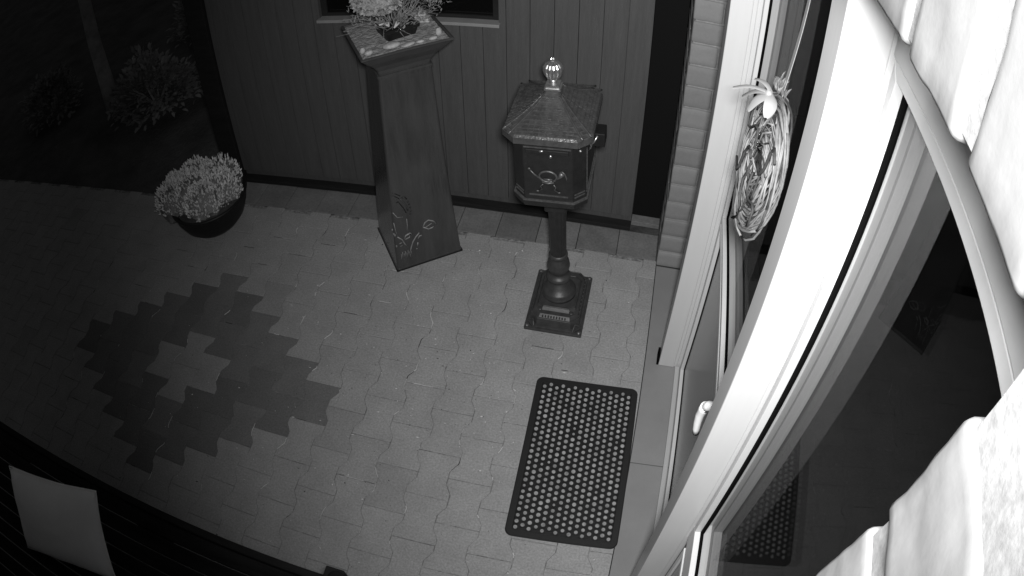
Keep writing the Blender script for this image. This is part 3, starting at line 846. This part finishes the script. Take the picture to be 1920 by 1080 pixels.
# ================================================================== HEATHER BOWL
hx, hy = -2.305, 2.345
bw = thing('plant_bowl', 'round black bowl standing on the pavers at the left end of the board wall', 'bowl', (hx, hy, 0))
bw.scale = (1.1, 1.1, 1.0)
b = MB(); b.lathe([(0.135, 0.001), (0.150, 0.006), (0.185, 0.05), (0.212, 0.12), (0.222, 0.175), (0.230, 0.185), (0.230, 0.198), (0.220, 0.200), (0.212, 0.185), (0.200, 0.165)], n=48)
b.build('bowl_wall', M['pot'], bw, smooth=True)
b = MB(); b.lathe([(0.199, 0.160), (0.199, 0.172)], n=32); b.build('earth_fill', M['soil'], bw)
hp = thing('heather', 'dense pale blooming heather filling the round black bowl', 'plant', (hx - .05, hy - .015, 0.185))
hp.scale = (1.3, 1.2, 1.5)
b = MB()
for cxy in ((-0.11, -0.06, .10, .085), (0.0, -0.02, .12, .11), (0.10, 0.07, .11, .125), (-0.05, 0.08, .10, .10), (0.07, -0.06, .09, .09), (-.15, 0.03, .06, .07)):
    b.ell((cxy[0], cxy[1], 0.0), cxy[2] * .93, cxy[2] * .93, cxy[3] * .9, 16, 9, amp=.3)
b.build('heather_stems', M['bush'], hp)
b = MB()
for i in range(5200):
    k = random.choice(((-0.11, -0.06, .11, .10), (0.0, -0.02, .13, .125), (0.10, 0.07, .12, .14), (-0.05, 0.08, .11, .115), (0.07, -0.06, .10, .105), (0.12, 0.02, .10, .12), (-.15, 0.03, .07, .085)))
    th = U(0, 2 * math.pi); u = U(0.0, 1.0); ph = math.asin(u)
    v = Vector((math.cos(th) * math.cos(ph), math.sin(th) * math.cos(ph), math.sin(ph)))
    rr = U(0.84, 1.02)
    p = Vector((k[0] + v.x * k[2] * rr, k[1] + v.y * k[2] * rr, v.z * k[3] * rr))
    if math.hypot(p.x + .02, p.y + .01) > 0.245 or p.z < 0.004: continue
    d = (v * 0.6 + Vector((U(-.5, .5), U(-.5, .5), U(.3, 1.2))))
    leafquad(b, p, d, Vector((U(-1, 1), U(-1, 1), .2)), U(0.010, 0.021), U(0.005, 0.009))
b.build('heather_bloom', M['heather'], hp)
for (x, y, z) in ((0.235, 0.02, 0.06), (0.252, -0.012, 0.045), (0.215, -0.035, 0.045), (0.12, -0.19, 0.03)):
    b = MB(); b.tube([(x * .8, y * .8, z - .02), (x, y, z)], 0.001, 4)
    for q in range(3):
        leafquad(b, (x, y, z), Vector((U(-1, 1), U(-1, 1), U(0, .5))), Vector((0, 0, 1)), 0.016, 0.013)
    b.build('sprig', M['leafm'], hp)

# ================================================================== BENCH AND CUSHION
bx0, bx1 = -2.75, -0.60
bench = thing('slatted_bench', 'dark slatted garden bench along the near side of the yard', 'bench', (-1.6, 0.2, 0))
def Bn(mb_, name, m_, **k):
    mb_.v = [(v[0] + 1.6, v[1] - 0.2, v[2]) for v in mb_.v]; return mb_.build(name, m_, bench, **k)
b = MB()
y = 0.445
while y > -0.16:
    b.box(bx0 + .05, bx1 - 0.10, y - 0.060, y, 0.432, 0.452 + U(-.001, .001)); y -= 0.066
Bn(b, 'seat', M['slat'], bevel=0.004)
b = MB(); b.box(bx0, bx1 - 0.08, 0.452, 0.482, 0.36, 0.448); b.box(bx0, bx1 - 0.08, -0.20, -0.17, 0.36, 0.448); Bn(b, 'seat_frame', M['darkwood'], bevel=0.004)
for xx in (bx0, -1.65, bx1 - 0.08):
    for yy in (0.435, -0.19):
        b = MB(); b.box(xx, xx + 0.06, yy - .015, yy + 0.045, 0.0, 0.36 if xx != bx1 - .08 else 0.60); Bn(b, 'leg', M['darkwood'], bevel=0.004)
b = MB()
for k in range(4): b.box(bx0, bx1 - 0.05, -0.24 - 0.01 * k, -0.215 - 0.01 * k, 0.50 + 0.1 * k, 0.57 + 0.1 * k)
Bn(b, 'backrest', M['slat'], bevel=0.004)
b = MB()
pr_ = rrect(0.028, 0.35, 0.027, 8); b.prism([(p[0] - 0.625, p[1] + 0.115) for p in pr_], 0.602, 0.64)
Bn(b, 'armrest', M['slat'], bevel=0.008)
b = MB(); b.v = []
# cushion as a pillow with pinched, pointed corners
cs = thing('cushion', 'pale cushion with pointed corners propped on the dark slatted bench', 'cushion', (0, 0, 0))
_X = Vector((0.506, 0.104, 0)).normalized(); _Y = Vector((-0.05, 0.243, 0.234)); _Y = (_Y - _X * _Y.dot(_X)).normalized(); _Z = _X.cross(_Y)
_m = Matrix((_X, _Y, _Z)).transposed().to_4x4(); _m.translation = Vector((-1.765, 0.1935, 0.588)); cs.matrix_world = _m
N_ = 24; vs = []; fs = []
def cush(u, v, sgn):
    e = (1 - u * u) * (1 - v * v)
    pin = 1 - 0.10 * (1 - u * u) * abs(v) ** 2 - 0
    x = 0.262 * u * (1 - 0.045 * (1 - v * v)); y = 0.176 * v * (1 - 0.05 * (1 - u * u))
    z = sgn * (0.070 * max(e, 0) ** 0.40) + 0.008 * noise.noise(Vector((x, y, sgn)) * 7) + 0.003 * noise.noise(Vector((x, y, sgn)) * 26)
    if abs(u) == 1 or abs(v) == 1: z = 0.006 * noise.noise(Vector((x, y, 0)) * 7)
    return (x, y, z)
for sgn in (1, -1):
    vs = [cush(-1 + 2 * i / N_, -1 + 2 * j / N_, sgn) for j in range(N_ + 1) for i in range(N_ + 1)]
    fs = [(j * (N_ + 1) + i, j * (N_ + 1) + i + 1, (j + 1) * (N_ + 1) + i + 1, (j + 1) * (N_ + 1) + i) for j in range(N_) for i in range(N_)]
    b.add(vs, fs)
o = b.build('cushion_cover', M['cushion'], cs, smooth=True)
bm = bmesh.new(); bm.from_mesh(o.data); bmesh.ops.remove_doubles(bm, verts=bm.verts, dist=0.0005); bmesh.ops.recalc_face_normals(bm, faces=bm.faces); bm.to_mesh(o.data); bm.free()
b = MB(); edge = [cush(-1 + 2 * i / N_, 1, 1) for i in range(N_ + 1)] + [cush(1, 1 - 2 * i / N_, 1) for i in range(1, N_ + 1)] + [cush(1 - 2 * i / N_, -1, 1) for i in range(1, N_ + 1)] + [cush(-1, -1 + 2 * i / N_, 1) for i in range(1, N_)]
b.tube(edge + [edge[0]], 0.0032, 6); b.build('piping', M['cushion'], cs, smooth=True)

# ================================================================== WREATH ON THE DOOR
WC = Vector((0.272, 1.222, 1.632))
wr = thing('willow_wreath', 'woven pale willow wreath with a satin bow hanging on the door glass', 'wreath', WC)
nW = Vector((-1, -0.03, 0.16)).normalized(); e1 = Vector((0, 1, 0)); e1 = (e1 - nW * e1.dot(nW)).normalized(); e2 = nW.cross(e1) * -1
if e2.z < 0: e2 = -e2
def wd(r, a, h=0.0): return e1 * (r * math.cos(a)) + e2 * (r * math.sin(a)) + nW * h
b = MB(); bd = MB()
for i in range(46):
    r = 0.040 + 0.124 * (i / 45) ** 0.7; sq_ = U(0.93, 1.03); ph = U(0, 6.28); a0 = U(0, 6.28); span = U(3.5, 6.1) if r < .15 else 6.28
    ox, oy = U(-.012, .012), U(-.010, .010)
    pts = []
    for k in range(29):
        a = a0 + span * k / 28
        rr = r * (1 + 0.05 * math.sin(2 * a + ph) + 0.02 * math.sin(5 * a + ph * 2))
        pts.append(wd(rr, a, U(-.001, .001) + 0.012 * math.sin(3 * a + ph) * 0.6 + 0.012 * (1 - r / .164)) + e1 * ox + e2 * oy)
    (bd if i % 7 == 3 else b).tube(pts, U(0.0017, 0.0032), 6)
for i in range(7):     # cross sticks
    a = U(0, 6.28); r = U(0.02, 0.09); L_ = U(.05, .11); q = a + U(1.0, 2.2)
    p = wd(r, a, 0.016); (bd if i % 2 else b).tube([p, p + wd(L_, q, 0.002), p + wd(L_ * 1.5, q + .3, -.004)], U(0.002, 0.0034), 6)
for k in range(5):
    a0 = math.radians((150, 20, 215, 330, 265)[k])
    bd.tube([wd(0.03 + .125 * t / 6, a0 + .35 * math.sin(t), 0.018) for t in range(7)], 0.0034, 6)
b.build('willow_rods', M['willow'], wr, smooth=True); bd.build('dark_rods', M['willow_dark'], wr, smooth=True)
b = MB()
kn = wd(0.155, math.radians(72), 0.022)
def loop(d, wdt, lift=0.010):
    d = Vector(d); L_ = d.length; u = d.normalized(); s = u.cross(Vector((0.3, 0.2, 1))).normalized(); up = s.cross(u); vs = []; fs = []
    n = 12
    for i in range(n + 1):
        t = i / n; w_ = wdt * (math.sin(math.pi * min(1, 0.05 + t * 0.93)) ** 0.6 * 0.5 + 0.05)
        c = kn + d * t + up * (lift * math.sin(math.pi * t))
        for q in (-1, 0, 1): vs.append(c + s * w_ * q + up * (0.006 * (1 - abs(q))))
    for i in range(n):
        for q in (0, 1): a = i * 3 + q; fs.append((a, a + 1, a + 4, a + 3))
    b.add(vs, fs)
for d, w_ in (((-.062, .010, -.030), .030), ((-.048, -.015, -.045), .034), ((-.040, .03, .012), .026), ((-.015, -.055, -.03), .028), ((-.012, .045, -.05), .026), ((-.01, -.02, -.07), .022), ((-.085, .02, -.018), .018)): loop(d, w_)
b.ell(kn + nW * .008, .009, .011, .011, 10, 6)
b.build('bow', M['ribbon'], wr, smooth=True)
b = MB()
b.ell(wd(.182, math.radians(60), .004), 0.012, 0.03, 0.012, 10, 6)
for i in range(26):
    a = math.radians(U(55, 85)); leafquad(b, wd(U(.15, .19), a, U(0, .015)), wd(1, U(.6, 2.0)) + nW * U(-.3, .3), nW, U(.02, .04), U(.006, .011))
b.build('dried_leaves', M['twig'], wr)
b = MB()
p0 = WC + wd(0.165, math.radians(75), .004)
q = Vector((0.316, p0.y - 0.01, 2.245)); s = Vector((0, 0.010, 0))
vs = []
for t in range(9):
    f = t / 8; c = p0.lerp(q, f) - WC; c.x += 0.006 * math.sin(f * 3.1); 
    vs += [c - s, c + s, c + s + Vector((.0012, 0, 0)), c - s + Vector((.0012, 0, 0))]
b.loft([vs[i * 4:i * 4 + 4] for i in range(9)]); b.build('hanging_ribbon', M['ribbon'], wr)

# ================================================================== GARDEN BEYOND THE LEFT END
def bush(x, y, rx, ry, rz, label, n=1400, m_='bush', lean=0):
    t = thing('garden_bush', label, 'bush', (x, y, -0.05), group='bushes in the dark garden')
    b = MB()
    for i in range(n):
        v = Vector((random.gauss(0, 1), random.gauss(0, 1), abs(random.gauss(0, 1)))).normalized()
        k = 1 + 0.30 * noise.noise(Vector((v.x * 2 + x, v.y * 2, v.z * 2)))
        rr = U(0.55, 1.0) * k
        p = Vector((v.x * rx * rr, v.y * ry * rr, v.z * rz * rr + 0.06))
        leafquad(b, p, v + Vector((U(-.8, .8), U(-.8, .8), U(-.5, .8))), Vector((0, 0, 1)), U(.04, .09), U(.02, .045))
    b.build('crown', M[m_], t)
    b = MB()
    for i in range(7):
        a = i * 0.9; b.tube([(0, 0, 0), (rx * .25 * math.cos(a), ry * .25 * math.sin(a), rz * .4), (rx * .6 * math.cos(a), ry * .6 * math.sin(a), rz * .75)], 0.014, 6, r2=.004)
    b.build('stems', M['bark'], t)
bush(-3.75, 3.55, .50, .38, .42, 'broad low bush at the foot of the leaning pale trunk')
bush(-5.3, 3.5, .42, .35, .40, 'small round bush left of the leaning pale trunk', 900)
bush(-4.1, 4.9, .45, .4, .55, 'far bush glimpsed behind the corner post', 900)
t = thing('leaning_tree', 'pale thin leaning tree trunk standing in the dark garden', 'tree', (-4.35, 3.55, -0.05))
b = MB(); b.tube([(0, 0, 0), (-0.06, .05, .3), (-0.16, .12, .7), (-0.25, .2, 1.2), (-0.3, .25, 1.9), (-0.32, .3, 2.8)], 0.085, 12, r2=0.045)
b.build('trunk', M['bark'], t, smooth=True)
b = MB()
for i in range(900):
    v = Vector((random.gauss(0, 1), random.gauss(0, 1), random.gauss(0, 1))).normalized() * U(.4, 1)
    leafquad(b, Vector((-0.32 + v.x * .9, .3 + v.y * .9, 3.2 + v.z * .6)), v + Vector((U(-1, 1), U(-1, 1), U(-1, 1))), Vector((0, 0, 1)), U(.05, .1), U(.03, .05))
for i in range(5):
    a = i * 1.3; b.tube([(-.32, .3, 2.7), (-.32 + .3 * math.cos(a), .3 + .3 * math.sin(a), 3.1), (-.32 + .7 * math.cos(a), .3 + .7 * math.sin(a), 3.35)], .03, 6, r2=.008)
b.build('crown', M['bush'], t)
